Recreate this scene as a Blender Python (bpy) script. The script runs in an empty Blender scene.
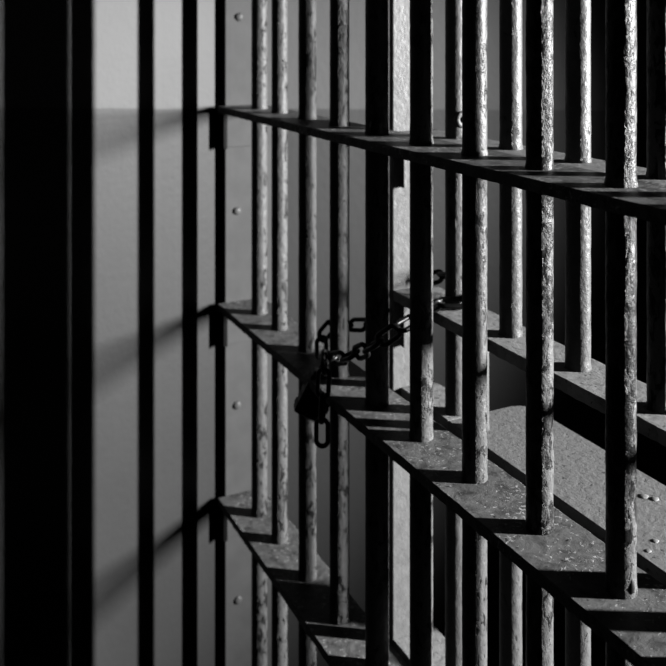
import bpy, bmesh, math, random
from mathutils import Vector, Matrix, noise

scene = bpy.context.scene
col = scene.collection
random.seed(7)

# ------------------------------------------------------------------ camera
YAW, PITCH, FPX, EYE = math.radians(26.2), 0.0, 900.0, 1.5
CXP, HORIZON = 333.0, 30.0
PY = HORIZON + FPX * math.tan(PITCH)
F = Vector((math.sin(YAW) * math.cos(PITCH), math.cos(YAW) * math.cos(PITCH), -math.sin(PITCH)))
R = Vector((math.cos(YAW), -math.sin(YAW), 0))
U = R.cross(F)
CAM = Vector((0, 0, EYE))
cd = bpy.data.cameras.new('camera')
cam = bpy.data.objects.new('camera', cd)
col.objects.link(cam)
cam.location = CAM
cam.rotation_euler = (math.pi / 2 - PITCH, 0, -YAW)
cd.sensor_width = 36.0
cd.sensor_fit = 'HORIZONTAL'
cd.lens = FPX / 666.0 * 36.0
cd.shift_x = -(CXP - 333.0) / 666.0
cd.shift_y = -(333.0 - PY) / 666.0
cd.clip_start = 0.02
cd.dof.use_dof = True
cd.dof.focus_distance = 0.90
cd.dof.aperture_fstop = 8.0
scene.camera = cam


def ray(px, py):
    return F * FPX + R * (px - CXP) - U * (py - PY)


def at_x(px, py, x):
    d = ray(px, py)
    return CAM + d * (x / d.x)


def at_y(px, py, y):
    d = ray(px, py)
    return CAM + d * (y / d.y)


def at_z(px, py, z):
    d = ray(px, py)
    return CAM + d * ((z - EYE) / d.z)


# ------------------------------------------------------------------ materials
K = 1 / 20.0      # the place is painted in dark coats; one strong lamp does the rest

def new_mat(name):
    m = bpy.data.materials.new(name)
    m.use_nodes = True
    nt = m.node_tree
    nt.nodes.clear()
    out = nt.nodes.new('ShaderNodeOutputMaterial')
    b = nt.nodes.new('ShaderNodeBsdfPrincipled')
    b.inputs['Specular IOR Level'].default_value = 0.05
    nt.links.new(b.outputs[0], out.inputs[0])
    return m, nt, b


def nd(nt, kind, **kw):
    n = nt.nodes.new(kind)
    for k, v in kw.items():
        if k in n.inputs:
            n.inputs[k].default_value = v
        else:
            setattr(n, k, v)
    return n


def ramp(nt, src, stops):
    r = nt.nodes.new('ShaderNodeValToRGB')
    e = r.color_ramp.elements
    while len(e) < len(stops):
        e.new(0.5)
    for i, (p, v) in enumerate(stops):
        e[i].position = p
        e[i].color = (v, v, v, 1)
    nt.links.new(src, r.inputs[0])
    return r.outputs[0]


def mixc(nt, fac, a, b):
    m = nt.nodes.new('ShaderNodeMix')
    m.data_type = 'RGBA'
    nt.links.new(fac, m.inputs[0])
    for i, v in ((6, a), (7, b)):
        if isinstance(v, (int, float)):
            m.inputs[i].default_value = (v, v, v, 1)
        else:
            nt.links.new(v, m.inputs[i])
    return m.outputs[2]


def mathn(nt, op, a, b=None, clamp=False):
    m = nt.nodes.new('ShaderNodeMath')
    m.operation = op
    m.use_clamp = clamp
    for i, v in enumerate((a, b)):
        if v is None:
            continue
        if isinstance(v, (int, float)):
            m.inputs[i].default_value = v
        else:
            nt.links.new(v, m.inputs[i])
    return m.outputs[0]


def coords(nt, scale):
    tc = nt.nodes.new('ShaderNodeTexCoord')
    mp = nt.nodes.new('ShaderNodeMapping')
    mp.inputs['Scale'].default_value = scale
    nt.links.new(tc.outputs['Object'], mp.inputs[0])
    return mp.outputs[0]


def noise_tex(nt, vec, scale, detail=6, rough=0.6, dist=0.0):
    n = nd(nt, 'ShaderNodeTexNoise', Scale=scale, Detail=detail, Roughness=rough, Distortion=dist)
    nt.links.new(vec, n.inputs['Vector'])
    return n.outputs[0]


def chipped_paint(name, paint, under, peel, bump, bright=None, gloss=0.42):
    """Thick old paint, flaking away to darker metal, with pits and ridges."""
    m, nt, b = new_mat(name)
    v = coords(nt, (1, 1, 0.42))
    v1 = coords(nt, (1, 1, 0.8))
    big = noise_tex(nt, v, 125, 8, 0.68, 0.6)
    patch = noise_tex(nt, v1, 16, 3, 0.5)
    fine = noise_tex(nt, v1, 260, 4, 0.6)
    lump = noise_tex(nt, v1, 95, 5, 0.6, 0.3)
    mask_src = mathn(nt, 'ADD', mathn(nt, 'MULTIPLY', big, 0.7), mathn(nt, 'MULTIPLY', patch, 0.3))
    mask = ramp(nt, mask_src, [(peel - 0.010, 1.0), (peel + 0.010, 0.0)])
    tone = ramp(nt, lump, [(0.3, K * paint * 0.8), (0.65, K * paint * 1.12)])
    c = mixc(nt, mask, tone, K * under)
    if bright:
        sp = noise_tex(nt, v1, 60, 5, 0.6, 0.8)
        sm = ramp(nt, sp, [(0.66, 0.0), (0.68, 1.0)])
        c = mixc(nt, sm, c, bright)
    nt.links.new(c, b.inputs['Base Color'])
    b.inputs['Roughness'].default_value = gloss
    b.inputs['Specular IOR Level'].default_value = 0.05
    h = mathn(nt, 'SUBTRACT', mathn(nt, 'ADD', mathn(nt, 'MULTIPLY', lump, 0.8), mathn(nt, 'MULTIPLY', fine, 0.25)),
              mathn(nt, 'MULTIPLY', mask, 0.55))
    bp = nd(nt, 'ShaderNodeBump', Strength=bump, Distance=0.0030)
    nt.links.new(h, bp.inputs['Height'])
    nt.links.new(bp.outputs[0], b.inputs['Normal'])
    return m


def rail_paint(name, base, chip, chip_at, seed=0.0, lo=0.4, hi=1.4, msc=55):
    """Worn grey paint on flat steel: mottled, scratched, with white paint chips."""
    m, nt, b = new_mat(name)
    v = coords(nt, (1, 1, 1))
    mp = nt.nodes.new('ShaderNodeMapping')
    mp.inputs['Location'].default_value = (seed, seed * 1.7, 0)
    nt.links.new(v, mp.inputs[0])
    v = mp.outputs[0]
    mott = noise_tex(nt, v, msc, 8, 0.65, 0.5)
    cl = noise_tex(nt, v, 14, 3, 0.5)
    spec = noise_tex(nt, v, 190, 5, 0.6, 0.5)
    pit = noise_tex(nt, v, 150, 4, 0.6, 0.4)
    c = ramp(nt, mott, [(0.33, K * base * lo), (0.5, K * base), (0.68, K * base * hi)])
    s = mathn(nt, 'ADD', mathn(nt, 'MULTIPLY', spec, 0.72), mathn(nt, 'MULTIPLY', cl, 0.28))
    sm = ramp(nt, s, [(chip_at, 0.0), (chip_at + 0.012, 1.0)])
    pm = ramp(nt, pit, [(0.33, 1.0), (0.36, 0.0)])
    c = mixc(nt, pm, c, K * base * 0.2)
    c = mixc(nt, sm, c, K * chip)
    nt.links.new(c, b.inputs['Base Color'])
    b.inputs['Roughness'].default_value = 0.5
    h = mathn(nt, 'ADD', mathn(nt, 'ADD', mott, mathn(nt, 'MULTIPLY', pit, 0.35)), mathn(nt, 'MULTIPLY', sm, 0.3))
    bp = nd(nt, 'ShaderNodeBump', Strength=0.5, Distance=0.0016)
    nt.links.new(h, bp.inputs['Height'])
    nt.links.new(bp.outputs[0], b.inputs['Normal'])
    return m


def plain(name, v, rough=0.5, metal=0.0, bump=0.0, scale=60):
    m, nt, b = new_mat(name)
    vec = coords(nt, (1, 1, 1))
    n = noise_tex(nt, vec, scale, 6, 0.6)
    nt.links.new(ramp(nt, n, [(0.3, K * v * 0.88), (0.7, K * v * 1.1)]), b.inputs['Base Color'])
    b.inputs['Roughness'].default_value = rough
    b.inputs['Metallic'].default_value = metal
    if bump:
        bp = nd(nt, 'ShaderNodeBump', Strength=bump, Distance=0.001)
        nt.links.new(n, bp.inputs['Height'])
        nt.links.new(bp.outputs[0], b.inputs['Normal'])
    return m


WALL_Y = 1.582


def cam2w(X, Y):
    """point given right / forward of the camera -> world x, y"""
    return (X * math.cos(YAW) + Y * math.sin(YAW), -X * math.sin(YAW) + Y * math.cos(YAW))


# the left wall leaves the corner at the jamb and comes towards the viewer
CORNER = Vector((*cam2w(-0.2106, 1.662), 0))
WDIR = Vector((*cam2w(-0.714, -0.700), 0)).normalized()
WNOR = Vector((-WDIR.y, WDIR.x, 0))
if WNOR.dot(-CORNER) < 0:
    WNOR = -WNOR


def at_left_wall(px, py):
    d = ray(px, py)
    return CAM + d * ((CORNER - CAM).dot(WNOR) / d.dot(WNOR))


def line_zx(pa, pb):
    k = (pb.z - pa.z) / (pb.x - pa.x)
    return k, pa.z - k * pa.x


PAINT_FAR = line_zx(at_y(230, 108.5, WALL_Y), at_y(610, 110.5, WALL_Y))
PAINT_LEFT = line_zx(at_left_wall(0, 107.7), at_left_wall(210, 109.3))


def wall_mat(pname, PSLOPE, PZ0):
    """Plaster with a lighter upper coat and a darker dado coat, meeting in a hand-brushed line."""
    m, nt, b = new_mat(pname)
    tc = nt.nodes.new('ShaderNodeTexCoord')
    sx = nt.nodes.new('ShaderNodeSeparateXYZ')
    nt.links.new(tc.outputs['Object'], sx.inputs[0])
    wob = noise_tex(nt, tc.outputs['Object'], 14, 4, 0.6)
    line = mathn(nt, 'ADD', mathn(nt, 'MULTIPLY', sx.outputs[0], PSLOPE), PZ0)
    d = mathn(nt, 'SUBTRACT', sx.outputs[2], line)
    d = mathn(nt, 'ADD', d, mathn(nt, 'MULTIPLY', mathn(nt, 'SUBTRACT', wob, 0.5), 0.006))
    f = mathn(nt, 'ADD', mathn(nt, 'MULTIPLY', d, 400), 0.5, True)
    n1 = noise_tex(nt, tc.outputs['Object'], 6, 6, 0.6)
    n2 = noise_tex(nt, tc.outputs['Object'], 70, 6, 0.65)
    up = ramp(nt, n1, [(0.3, K * 0.29), (0.7, K * 0.33)])
    lo = ramp(nt, n1, [(0.3, K * 0.115), (0.7, K * 0.135)])
    nt.links.new(mixc(nt, f, lo, up), b.inputs['Base Color'])
    b.inputs['Roughness'].default_value = 0.55
    bp = nd(nt, 'ShaderNodeBump', Strength=0.25, Distance=0.002)
    nt.links.new(n2, bp.inputs['Height'])
    nt.links.new(bp.outputs[0], b.inputs['Normal'])
    return m


M = {
    'wall': wall_mat('two_tone_plaster', *PAINT_FAR),
    'wall_left': wall_mat('two_tone_plaster_left', *PAINT_LEFT),
    'floor': plain('worn_concrete', 0.12, 0.7, 0, 0.3, 30),
    'ceiling': plain('ceiling_plaster', 0.10, 0.8, 0, 0.2, 30),
    'side': plain('side_plaster', 0.10, 0.8, 0, 0.2, 30),
    'bar_rough': chipped_paint('flaking_bar_paint', 0.42, 0.03, 0.492, 1.0),
    'bar_mid': chipped_paint('chipped_bar_paint', 0.40, 0.05, 0.452, 0.85),
    'bar_smooth': chipped_paint('smooth_bar_paint', 0.42, 0.10, 0.41, 0.75),
    'rail': rail_paint('worn_rail_paint', 0.60, 1.8, 0.585),
    'rear_rail': rail_paint('worn_door_rail_paint', 1.4, 1.8, 0.64, 3.1, 0.65, 1.2, 80),
    'tray': rail_paint('worn_tray_paint', 1.0, 1.7, 0.70, 5.3, 0.8, 1.1, 110),
    'stile': chipped_paint('thick_stile_paint', 0.55, 0.2, 0.36, 0.45),
    'plate': plain('painted_wall_steel', 0.34, 0.45, 0, 0.25, 25),
    'chain': plain('dark_chain_steel', 0.11, 0.36, 0.75, 0.2, 200),
    'lock': plain('blackened_lock_steel', 0.035, 0.45, 0.5, 0.2, 120),
    'hole': plain('keyhole_black', 0.01, 0.6),
}


# ------------------------------------------------------------------ helpers
def obj(name, bm, mat, parent=None, smooth=False, origin=None):
    me = bpy.data.meshes.new(name)
    bmesh.ops.recalc_face_normals(bm, faces=bm.faces[:])
    if parent is not None:
        bm.transform(Matrix.Translation(-parent.location))
    elif origin is not None:
        bm.transform(Matrix.Translation(-Vector(origin)))
    bm.to_mesh(me)
    bm.free()
    if smooth:
        for p in me.polygons:
            p.use_smooth = True
    me.materials.append(mat)
    o = bpy.data.objects.new(name, me)
    col.objects.link(o)
    if parent is not None:
        o.parent = parent
    elif origin is not None:
        o.location = origin
    return o


def sub(name, bm, mat, part, root, smooth=False):
    """a sub-part: its part has no offset of its own, so root's location is its frame"""
    o = obj(name, bm, mat, root, smooth)
    o.parent = part
    return o


def thing(name, loc, label, cat):
    o = bpy.data.objects.new(name, None)
    o.empty_display_size = 0.05
    col.objects.link(o)
    o.location = loc
    o['label'] = label
    o['category'] = cat
    return o


def struct(name, bm, mat):
    o = obj(name, bm, mat)
    o['kind'] = 'structure'
    return o


def add_box(bm, x0, x1, y0, y1, z0, z1, bev=0.0):
    t = bmesh.new()
    bmesh.ops.create_cube(t, size=1)
    for v in t.verts:
        v.co = Vector((x0 + (v.co.x + .5) * (x1 - x0), y0 + (v.co.y + .5) * (y1 - y0), z0 + (v.co.z + .5) * (z1 - z0)))
    if bev:
        bmesh.ops.bevel(t, geom=t.edges[:], offset=bev, segments=2, affect='EDGES', profile=0.5)
    me = bpy.data.meshes.new('tmp')
    t.to_mesh(me)
    t.free()
    bm.from_mesh(me)
    bpy.data.meshes.remove(me)


def bar_bm(x, y, z0, z1, r, lump, seed, collar=()):
    """round bar with hand-painted lumpiness; small weld beads where it enters a rail top"""
    bm = bmesh.new()
    n = 36
    zs = []
    z = z0
    while z < z1 - 1e-6:
        zs.append(z)
        z += 0.006 if 0.55 < z < 1.75 else 0.03
    zs.append(z1)
    rings = []
    for z in zs:
        ring = []
        extra = 0.0
        for c in collar:
            if 0 <= z - c < 0.006:
                extra = max(extra, 0.0016 * (1 - (z - c) / 0.006))
        for i in range(n):
            a = 2 * math.pi * i / n
            p = Vector((math.cos(a) * 3 + seed * 7.3, math.sin(a) * 3, z * 90))
            q = Vector((math.cos(a) * 1.2 + seed * 3.1, math.sin(a) * 1.2, z * 22))
            rr = r + lump * (0.6 * noise.noise(p) + 0.7 * noise.noise(q)) + extra * (0.7 + 0.6 * noise.noise(p * 1.7))
            ring.append(bm.verts.new((x + rr * math.cos(a), y + rr * math.sin(a), z)))
        rings.append(ring)
    for a, b in zip(rings, rings[1:]):
        for i in range(n):
            j = (i + 1) % n
            bm.faces.new((a[i], a[j], b[j], b[i]))
    bm.faces.new(rings[0][::-1])
    bm.faces.new(rings[-1])
    return bm


def rail_bm(x0, x1, y0, y1, z0, z1, seed, worn=0.0007):
    """flat steel rail with gently chewed edges"""
    bm = bmesh.new()
    n = max(2, int((y1 - y0) / 0.006))
    prof = [(x0, z0), (x0, z1 - 0.0012), (x0 + 0.0012, z1), (x1 - 0.0012, z1), (x1, z1 - 0.0012), (x1, z0)]
    rows = []
    for i in range(n + 1):
        y = y0 + (y1 - y0) * i / n
        row = []
        for k, (x, z) in enumerate(prof):
            p = Vector((y * 75, k * 4.7 + seed * 5.1, seed))
            w = worn * (noise.noise(p) + 0.6 * noise.noise(p * 3.1))
            row.append(bm.verts.new((x + (w if k in (1, 2, 0, 5, 4, 3) else 0), y, z + (w * 0.8 if k in (0, 5) else 0))))
        rows.append(row)
    m = len(prof)
    for a, b in zip(rows, rows[1:]):
        for k in range(m):
            j = (k + 1) % m
            bm.faces.new((a[k], a[j], b[j], b[k]))
    bm.faces.new(rows[0][::-1])
    bm.faces.new(rows[-1])
    return bm


def blob_bm(c, rx, ry, rz, seed=0.0, seg=12):
    bm = bmesh.new()
    bmesh.ops.create_uvsphere(bm, u_segments=seg, v_segments=seg // 2 + 2, radius=1)
    for v in bm.verts:
        k = 1 + 0.18 * noise.noise(v.co * 1.6 + Vector((seed, seed, 0)))
        v.co = Vector((c[0] + v.co.x * rx * k, c[1] + v.co.y * ry * k, c[2] + v.co.z * rz * k))
    return bm


def sweep(bm, pts, r, n=10, closed=False, caps=True):
    m = len(pts)
    rings = []
    up = None
    for i, p in enumerate(pts):
        a = pts[(i - 1) % m] if closed or i > 0 else p
        b = pts[(i + 1) % m] if closed or i < m - 1 else p
        t = (b - a).normalized()
        if up is None:
            up = t.orthogonal().normalized()
        up = (up - t * up.dot(t)).normalized()
        s = t.cross(up)
        rings.append([bm.verts.new(p + (up * math.cos(2 * math.pi * k / n) + s * math.sin(2 * math.pi * k / n)) * r)
                      for k in range(n)])
    pairs = list(zip(rings, rings[1:]))
    if closed:
        # best twist match at the seam
        a, b = rings[-1], rings[0]
        off = min(range(n), key=lambda o: sum((a[k].co - b[(k + o) % n].co).length for k in range(n)))
        pairs.append((a, b[off:] + b[:off]))
    for a, b in pairs:
        for k in range(n):
            j = (k + 1) % n
            bm.faces.new((a[k], a[j], b[j], b[k]))
    if not closed and caps:
        bm.faces.new(rings[0][::-1])
        bm.faces.new(rings[-1])
    return bm


# ------------------------------------------------------------------ the room
bm = bmesh.new(); add_box(bm, 0.547, 2.3, WALL_Y, WALL_Y + 0.15, 0, 2.6); struct('wall_far', bm, M['wall'])
bm = bmesh.new(); add_box(bm, -1.6, 2.3, -1.6, WALL_Y + 0.15, -0.1, 0); struct('floor', bm, M['floor'])
bm = bmesh.new(); add_box(bm, -1.6, 2.3, -1.6, WALL_Y + 0.15, 2.6, 2.7); struct('ceiling', bm, M['ceiling'])
bm = bmesh.new()
add_box(bm, 0, 2.2, 0, 0.15, 0, 2.6)
_sx = -1 if WDIR.x < 0 else 1
bm.transform(Matrix((( WDIR.x, -WNOR.x, 0, CORNER.x), (WDIR.y, -WNOR.y, 0, CORNER.y), (0, 0, 1, 0), (0, 0, 0, 1))))
struct('wall_left', bm, M['wall_left'])

# thick flat steel jamb bolted to the wall where the grating ends
PLATE_Y = 1.568
bm = bmesh.new()
add_box(bm, 0.5515, 0.668, PLATE_Y, WALL_Y + 0.004, 0, 2.6, 0.0012)
trim = struct('trim_1', bm, M['plate'])
for (px, py) in ((239, 17), (237, 211), (237, 405), (238, 600)):
    p = at_y(px, py, PLATE_Y)
    rv = obj('rivet', blob_bm((p.x, PLATE_Y, p.z), 0.008, 0.004, 0.008, py), M['plate'], None, True)
    rv.parent = trim

# unseen post added at the right to cast the left wall's wide shadow
px_, py_ = cam2w(0.66, 1.238)
bm = bmesh.new()
add_box(bm, px_ - 0.031, px_ + 0.031, py_ - 0.031, py_ + 0.031, 0, 2.6, 0.003)
struct('shadow_post', bm, M['plate'])

# ------------------------------------------------------------------ front grating
BR = 0.0134
FX = 0.5855
RAIL_Z = (1.361, 1.0, 0.645)
TH = 0.012
front_y = [0.6075 + 0.1122 * k for k in range(8)] + [1.4845]
g = thing('barred_grating', (FX, 1.0, 0), 'fixed grating nearest the viewer, thick bars with flaking paint through three flat steel rails', 'grating')
g_rails = []
for i, z in enumerate(RAIL_Z):
    g_rails.append(obj('rail', rail_bm(0.537, 0.626, 0.10, PLATE_Y, z - TH, z, i + 1), M['rail'], g))
kinds = ['bar_rough', 'bar_rough', 'bar_mid', 'bar_mid', 'bar_mid', 'bar_mid', 'bar_mid', 'bar_mid', 'bar_mid']
lumps = [0.0007, 0.00075, 0.0004, 0.0003, 0.00035, 0.0004, 0.0004, 0.0003, 0.0003]
g_bars = []
radii = [.0133, .0136, .0140, .0143, .0158, .0143, .0140, .0134, .0140]
for k, y in enumerate(front_y):
    o = obj('bar', bar_bm(FX, y, 0, 2.6, radii[k], lumps[k], k + 1.3, RAIL_Z), M[kinds[k]], g, True)
    g_bars.append(o)
for k, y in enumerate((0.4953, 0.3831)):
    obj('bar', bar_bm(FX, y, 0, 2.6, BR, 0.0006, k + 21.3, RAIL_Z), M['bar_rough'], g, True)
# clip angles under the rails, against the wall flange
for z in RAIL_Z:
    bm = bmesh.new()
    add_box(bm, 0.5450, 0.5530, PLATE_Y - 0.009, PLATE_Y + 0.001, z - TH - 0.066, z - TH, 0.001)
    cl = obj('clip_angle', bm, M['lock'], g)
    bm = bmesh.new()
    add_box(bm, 0.5530, 0.606, PLATE_Y - 0.004, PLATE_Y - 0.0005, z - TH - 0.064, z - TH, 0.0008)
    sub('clip_plate', bm, M['plate'], cl, g)

# weld lumps on the dark bar beside the stile
p = at_x(381, 127, FX - BR * 0.9)
sub('weld_lump', blob_bm((FX - 0.0095, front_y[4] - 0.0105, 1.372), 0.007, 0.006, 0.011, 2.0), M['lock'], g_bars[4], g, True)

# paint knocked off the nearest bar down to black metal, just above the middle rail
_z = at_x(628, 585, FX).z
_n = (R * 0.47 - Vector((F.x, F.y, 0)).normalized() * 0.88).normalized() * (radii[0] - 0.0022)
bp_ = sub('bare_patch', blob_bm((FX + _n.x, front_y[0] + _n.y, _z), 0.0036, 0.0036, 0.0105, 4.0), M['hole'], g_bars[0], g, True)
bp_['label'] = 'bare black metal patch'

# ------------------------------------------------------------------ rear barred door
RX = 0.664
rear_y = [0.9865, 0.8695, 0.7525, 0.6357]
STILE_Y = 1.088
MIDZ = 1.0
SLOT_Z = 1.137
TOPZ = 1.3585
LOWZ = 0.650
d = thing('barred_cell_gate', (RX, 0.75, 0), 'barred cell gate behind the front grating, with a pale flat stile and a food slot', 'gate')
bm = bmesh.new(); add_box(bm, 0.6285, 0.657, STILE_Y, STILE_Y + 0.011, 0.02, 2.4, 0.0012)
obj('stile', bm, M['stile'], d)
X0, X1, XM = 0.6290, 0.697, 0.6405
for i, z in enumerate((TOPZ, SLOT_Z, LOWZ)):
    obj('rail', rail_bm(X0, X1, 0.12, STILE_Y, z - TH - (0.002 if z == SLOT_Z else 0), z, i + 11), M['rear_rail'], d)
JL, JR = 0.932, 0.580
obj('rail', rail_bm(XM, X1, 0.969, STILE_Y, MIDZ - TH, MIDZ, 15), M['rear_rail'], d)
obj('rail', rail_bm(XM, X1, 0.12, JR + 0.012, MIDZ - TH, MIDZ, 16), M['rear_rail'], d)
# food tray: wider plate with rounded outer corners
bm = bmesh.new()
ty0, ty1, tx0, tx1, cr = JR + 0.0125, 0.9685, XM, 0.763, 0.022
outl = [(tx0, ty0)]
for c, a0 in (((tx1 - cr, ty0 + cr), -90), ((tx1 - cr, ty1 - cr), 0)):
    for i in range(9):
        a = math.radians(a0 + 90 * i / 8)
        outl.append((c[0] + cr * math.cos(a), c[1] + cr * math.sin(a)))
outl.append((tx0, ty1))
lo = [bm.verts.new((x, y, MIDZ - TH)) for x, y in outl]
hi = [bm.verts.new((x, y, MIDZ)) for x, y in outl]
bm.faces.new(lo[::-1]); top = bm.faces.new(hi)
for i in range(len(outl)):
    j = (i + 1) % len(outl)
    bm.faces.new((lo[i], lo[j], hi[j], hi[i]))
bmesh.ops.bevel(bm, geom=[e for e in top.edges], offset=0.0012, segments=2, affect='EDGES', profile=0.5)
tray = obj('food_tray', bm, M['tray'], d)
tray['label'] = 'smooth pale food tray in the slot'
for (px, py, s) in ((643.5, 496.5, 1.0), (654.5, 499, 0.9), (655, 541, 0.7), (648, 551, 0.6)):
    p = at_z(px, py, MIDZ)
    sub('weld_spot', blob_bm((p.x, p.y, MIDZ), 0.0058 * s, 0.005 * s, 0.0013 * s, px), M['tray'], tray, d, True)
# bars that run full height, and bars cut short by the food slot
d_bars = []
full = [rear_y[0], 0.5153, 0.400]
for k, y in enumerate(full):
    d_bars.append(obj('bar', bar_bm(RX, y, 0.02, 2.4, BR, 0.0003, k + 40.3, (TOPZ, SLOT_Z, MIDZ)), M['bar_smooth'], d, True))
for k, y in enumerate(rear_y[1:]):
    obj('bar', bar_bm(RX, y, SLOT_Z - 0.006, 2.4, BR, (0.0005, 0.00055, 0.0006)[k], k + 50.3, (TOPZ, SLOT_Z)),
        M[('bar_smooth', 'bar_smooth', 'bar_rough')[k]], d, True)
    obj('bar', bar_bm(RX, y, 0.02, MIDZ - TH + 0.002, BR, 0.0003, k + 60.3, (LOWZ,)), M['bar_smooth'], d, True)
for k, y in enumerate((JL, JR)):
    obj('slot_jamb', bar_bm(RX, y, MIDZ - 0.004, SLOT_Z - 0.006, 0.0115, 0.0002, k + 70.3, (MIDZ,)), M['bar_smooth'], d, True)
# clip angles fixing the rails to the stile
for z in (TOPZ, SLOT_Z, MIDZ, LOWZ):
    bm = bmesh.new()
    add_box(bm, 0.639, 0.644, STILE_Y - 0.012, STILE_Y + 0.001, z - TH - 0.066, z - TH, 0.0008)
    add_box(bm, 0.644, 0.656, STILE_Y - 0.0035, STILE_Y + 0.001, z - TH - 0.064, z - TH, 0.0008)
    obj('clip_angle', bm, M['stile'], d)
# eye lug welded on the door bar by the stile, just above the top rail
bm = bmesh.new()
lc = Vector((RX - 0.002, rear_y[0] - BR - 0.003, TOPZ + 0.026))
pts = []
for i in range(20):
    a = 2 * math.pi * i / 20
    pts.append(lc + Vector((0.0075 * math.cos(a), -0.0015, 0.0075 * math.sin(a))))
sweep(bm, pts, 0.0038, 10, True)
sub('eye_lug', bm, M['bar_smooth'], d_bars[0], d, True)

# ------------------------------------------------------------------ chain
WR, LL, LW = 0.0033, 0.043, 0.0225      # wire radius, link length and width


def link_mesh():
    bm = bmesh.new()
    rr = LW / 2 - WR
    hl = LL / 2 - WR - rr
    pts = []
    for i in range(13):
        a = -math.pi / 2 + math.pi * i / 12
        pts.append(Vector((hl + rr * math.cos(a), rr * math.sin(a), 0)))
    for i in range(13):
        a = math.pi / 2 + math.pi * i / 12
        pts.append(Vector((-hl + rr * math.cos(a), rr * math.sin(a), 0)))
    sweep(bm, pts, WR, 10, True)
    me = bpy.data.meshes.new('link')
    bmesh.ops.recalc_face_normals(bm, faces=bm.faces[:])
    bm.to_mesh(me)
    bm.free()
    for p in me.polygons:
        p.use_smooth = True
    me.materials.append(M['chain'])
    return me


def resample(pts, step):
    # smooth through the points, then walk at a fixed pitch
    dense = []
    n = len(pts)
    for i in range(n - 1):
        p0, p1, p2, p3 = pts[max(i - 1, 0)], pts[i], pts[i + 1], pts[min(i + 2, n - 1)]
        for j in range(30):
            t = j / 30
            dense.append(0.5 * ((2 * p1) + (p2 - p0) * t + (2 * p0 - 5 * p1 + 4 * p2 - p3) * t * t
                                + (3 * p1 - p0 - 3 * p2 + p3) * t ** 3))
    dense.append(pts[-1])
    total = sum((b - a).length for a, b in zip(dense, dense[1:]))
    step = total / round(total / step) * 0.9985
    res, acc = [dense[0]], 0.0
    for a, b in zip(dense, dense[1:]):
        seg = (b - a).length
        while acc + seg >= step * len(res):
            t = (step * len(res) - acc) / seg
            res.append(a + (b - a) * t)
        acc += seg
    return res


lock_top = at_x(327, 350, 0.556)
ch = thing('steel_chain', lock_top, 'dark steel chain looped around bars of the grating and gate, one end dangling', 'chain')
lm = link_mesh()
PITCH_L = LL - 2 * WR - 0.0006


def lay(pts, twist0=0, last_faces=False):
    nodes = resample(pts, PITCH_L)
    if last_faces:
        twist0 = len(nodes) % 2
    for i, (a, b) in enumerate(zip(nodes, nodes[1:])):
        t = (b - a).normalized()
        up = Vector((0, 0, 1)) if abs(t.z) < 0.8 else Vector((-0.3, -1, 0)).normalized()
        s = up.cross(t).normalized()
        u = t.cross(s)
        ang = math.radians(25 + (90 if (i + twist0) % 2 else 0) + random.uniform(-9, 9))
        y = s * math.cos(ang) + u * math.sin(ang)
        zz = t.cross(y)
        mat = Matrix((t, y, zz)).transposed().to_4x4()
        mat.translation = (a + b) / 2 - ch.location
        o = bpy.data.objects.new('link', lm)
        col.objects.link(o)
        o.parent = ch
        o.matrix_basis = mat


loop = [at_x(323, 355, 0.556), at_x(335, 359, 0.555), at_x(352, 355, 0.556), at_x(375, 345, 0.556), at_x(396, 330, 0.568),
        at_x(412, 321, 0.596), at_x(431, 309, 0.622),
        Vector((0.640, 0.978, SLOT_Z + 0.013)), Vector((0.650, 0.967, SLOT_Z + 0.012)), Vector((0.664, 0.965, SLOT_Z + 0.012)),
        Vector((0.684, 0.974, SLOT_Z + 0.010)),
        Vector((0.703, 1.000, SLOT_Z + 0.012)), Vector((0.707, 1.050, SLOT_Z + 0.020)), Vector((0.705, 1.106, SLOT_Z + 0.004)),
        Vector((0.668, 1.128, SLOT_Z - 0.012)),
        at_x(372, 322, 0.625), at_x(356, 324, 0.612), at_x(345, 325, 0.608), at_x(330, 325, 0.592), at_x(322, 333, 0.574), at_x(321, 345, 0.562), at_x(322, 358, 0.556)]
lay(loop)
lay([at_x(325, 354, 0.545), at_x(324, 372, 0.530), at_x(322.5, 400, 0.526), at_x(322, 425, 0.525), at_x(322, 445, 0.525)], 1, True)

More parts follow.
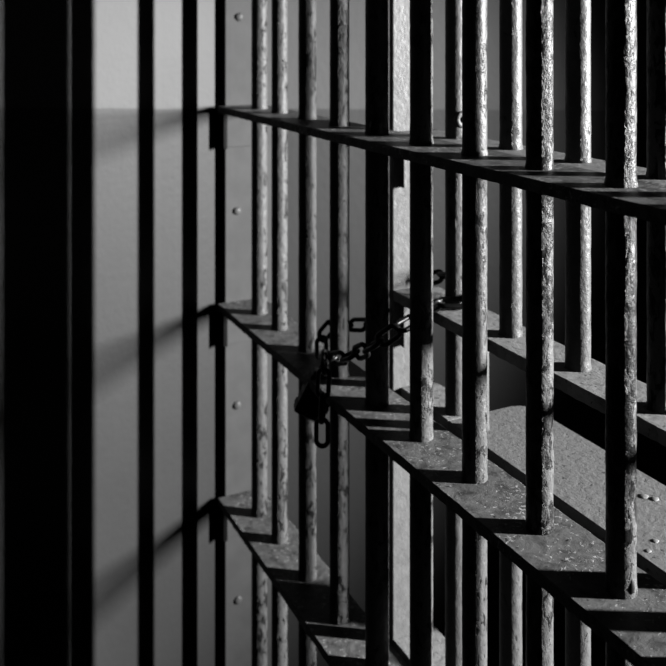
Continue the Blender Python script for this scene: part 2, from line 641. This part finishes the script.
# ------------------------------------------------------------------ padlock
pl = thing('padlock', at_x(318, 393, 0.5545), 'black steel padlock hanging on the chain against a grating bar', 'padlock')
bm = bmesh.new()
add_box(bm, -0.022, 0.022, -0.012, 0.012, -0.036, 0.030, 0.004)
for e in range(5):
    add_box(bm, -0.0228, 0.0228, -0.0128, 0.0128, -0.030 + e * 0.0115, -0.0215 + e * 0.0115, 0.0012)
for v in bm.verts:
    v.co += pl.location
body = obj('body', bm, M['lock'], pl)
bm = bmesh.new()
sp = [Vector((-0.013, 0, 0.028)), Vector((-0.013, 0, 0.046))]
for i in range(9):
    a = math.pi - math.pi * i / 8
    sp.append(Vector((0.013 * math.cos(a), 0, 0.046 + 0.013 * math.sin(a))))
sp += [Vector((0.013, 0, 0.028))]
sweep(bm, sp, 0.0036, 12)
for v in bm.verts:
    v.co += pl.location
obj('shackle', bm, M['chain'], pl, True)
bm = bmesh.new()
add_box(bm, -0.003, 0.003, -0.006, 0.006, -0.0375, -0.0355, 0.0004)
for v in bm.verts:
    v.co += pl.location
obj('keyway', bm, M['hole'], pl)
pl.rotation_euler = (0, math.radians(28), math.radians(-20))

# ------------------------------------------------------------------ light
# a column of far floodlights, low and well to the right, raking across the bars
LD = 5.0
lx, ly = cam2w(0.1 + LD, 0.525)
tx, ty = cam2w(0.1, 0.95)
for q in range(7):
    l = bpy.data.lights.new('floodlight', 'SPOT')
    l.energy = 3500
    l.shadow_soft_size = 0.075
    l.spot_size = math.radians(28)
    l.spot_blend = 1.0
    fo = bpy.data.objects.new('floodlight', l)
    col.objects.link(fo)
    fo.location = (lx, ly, 1.0 + 0.168 * LD + (q - 3) * 0.17)
    fo.rotation_euler = (Vector((tx, ty, 1.19)) - fo.location).to_track_quat('-Z', 'Y').to_euler()

w = bpy.data.worlds.new('world')
scene.world = w
w.use_nodes = True
w.node_tree.nodes['Background'].inputs[0].default_value = (0.5, 0.5, 0.5, 1)
w.node_tree.nodes['Background'].inputs[1].default_value = 0.003

scene.view_settings.view_transform = 'Standard'
scene.view_settings.look = 'None'
scene.view_settings.exposure = 0.08
scene.view_settings.gamma = 1.0
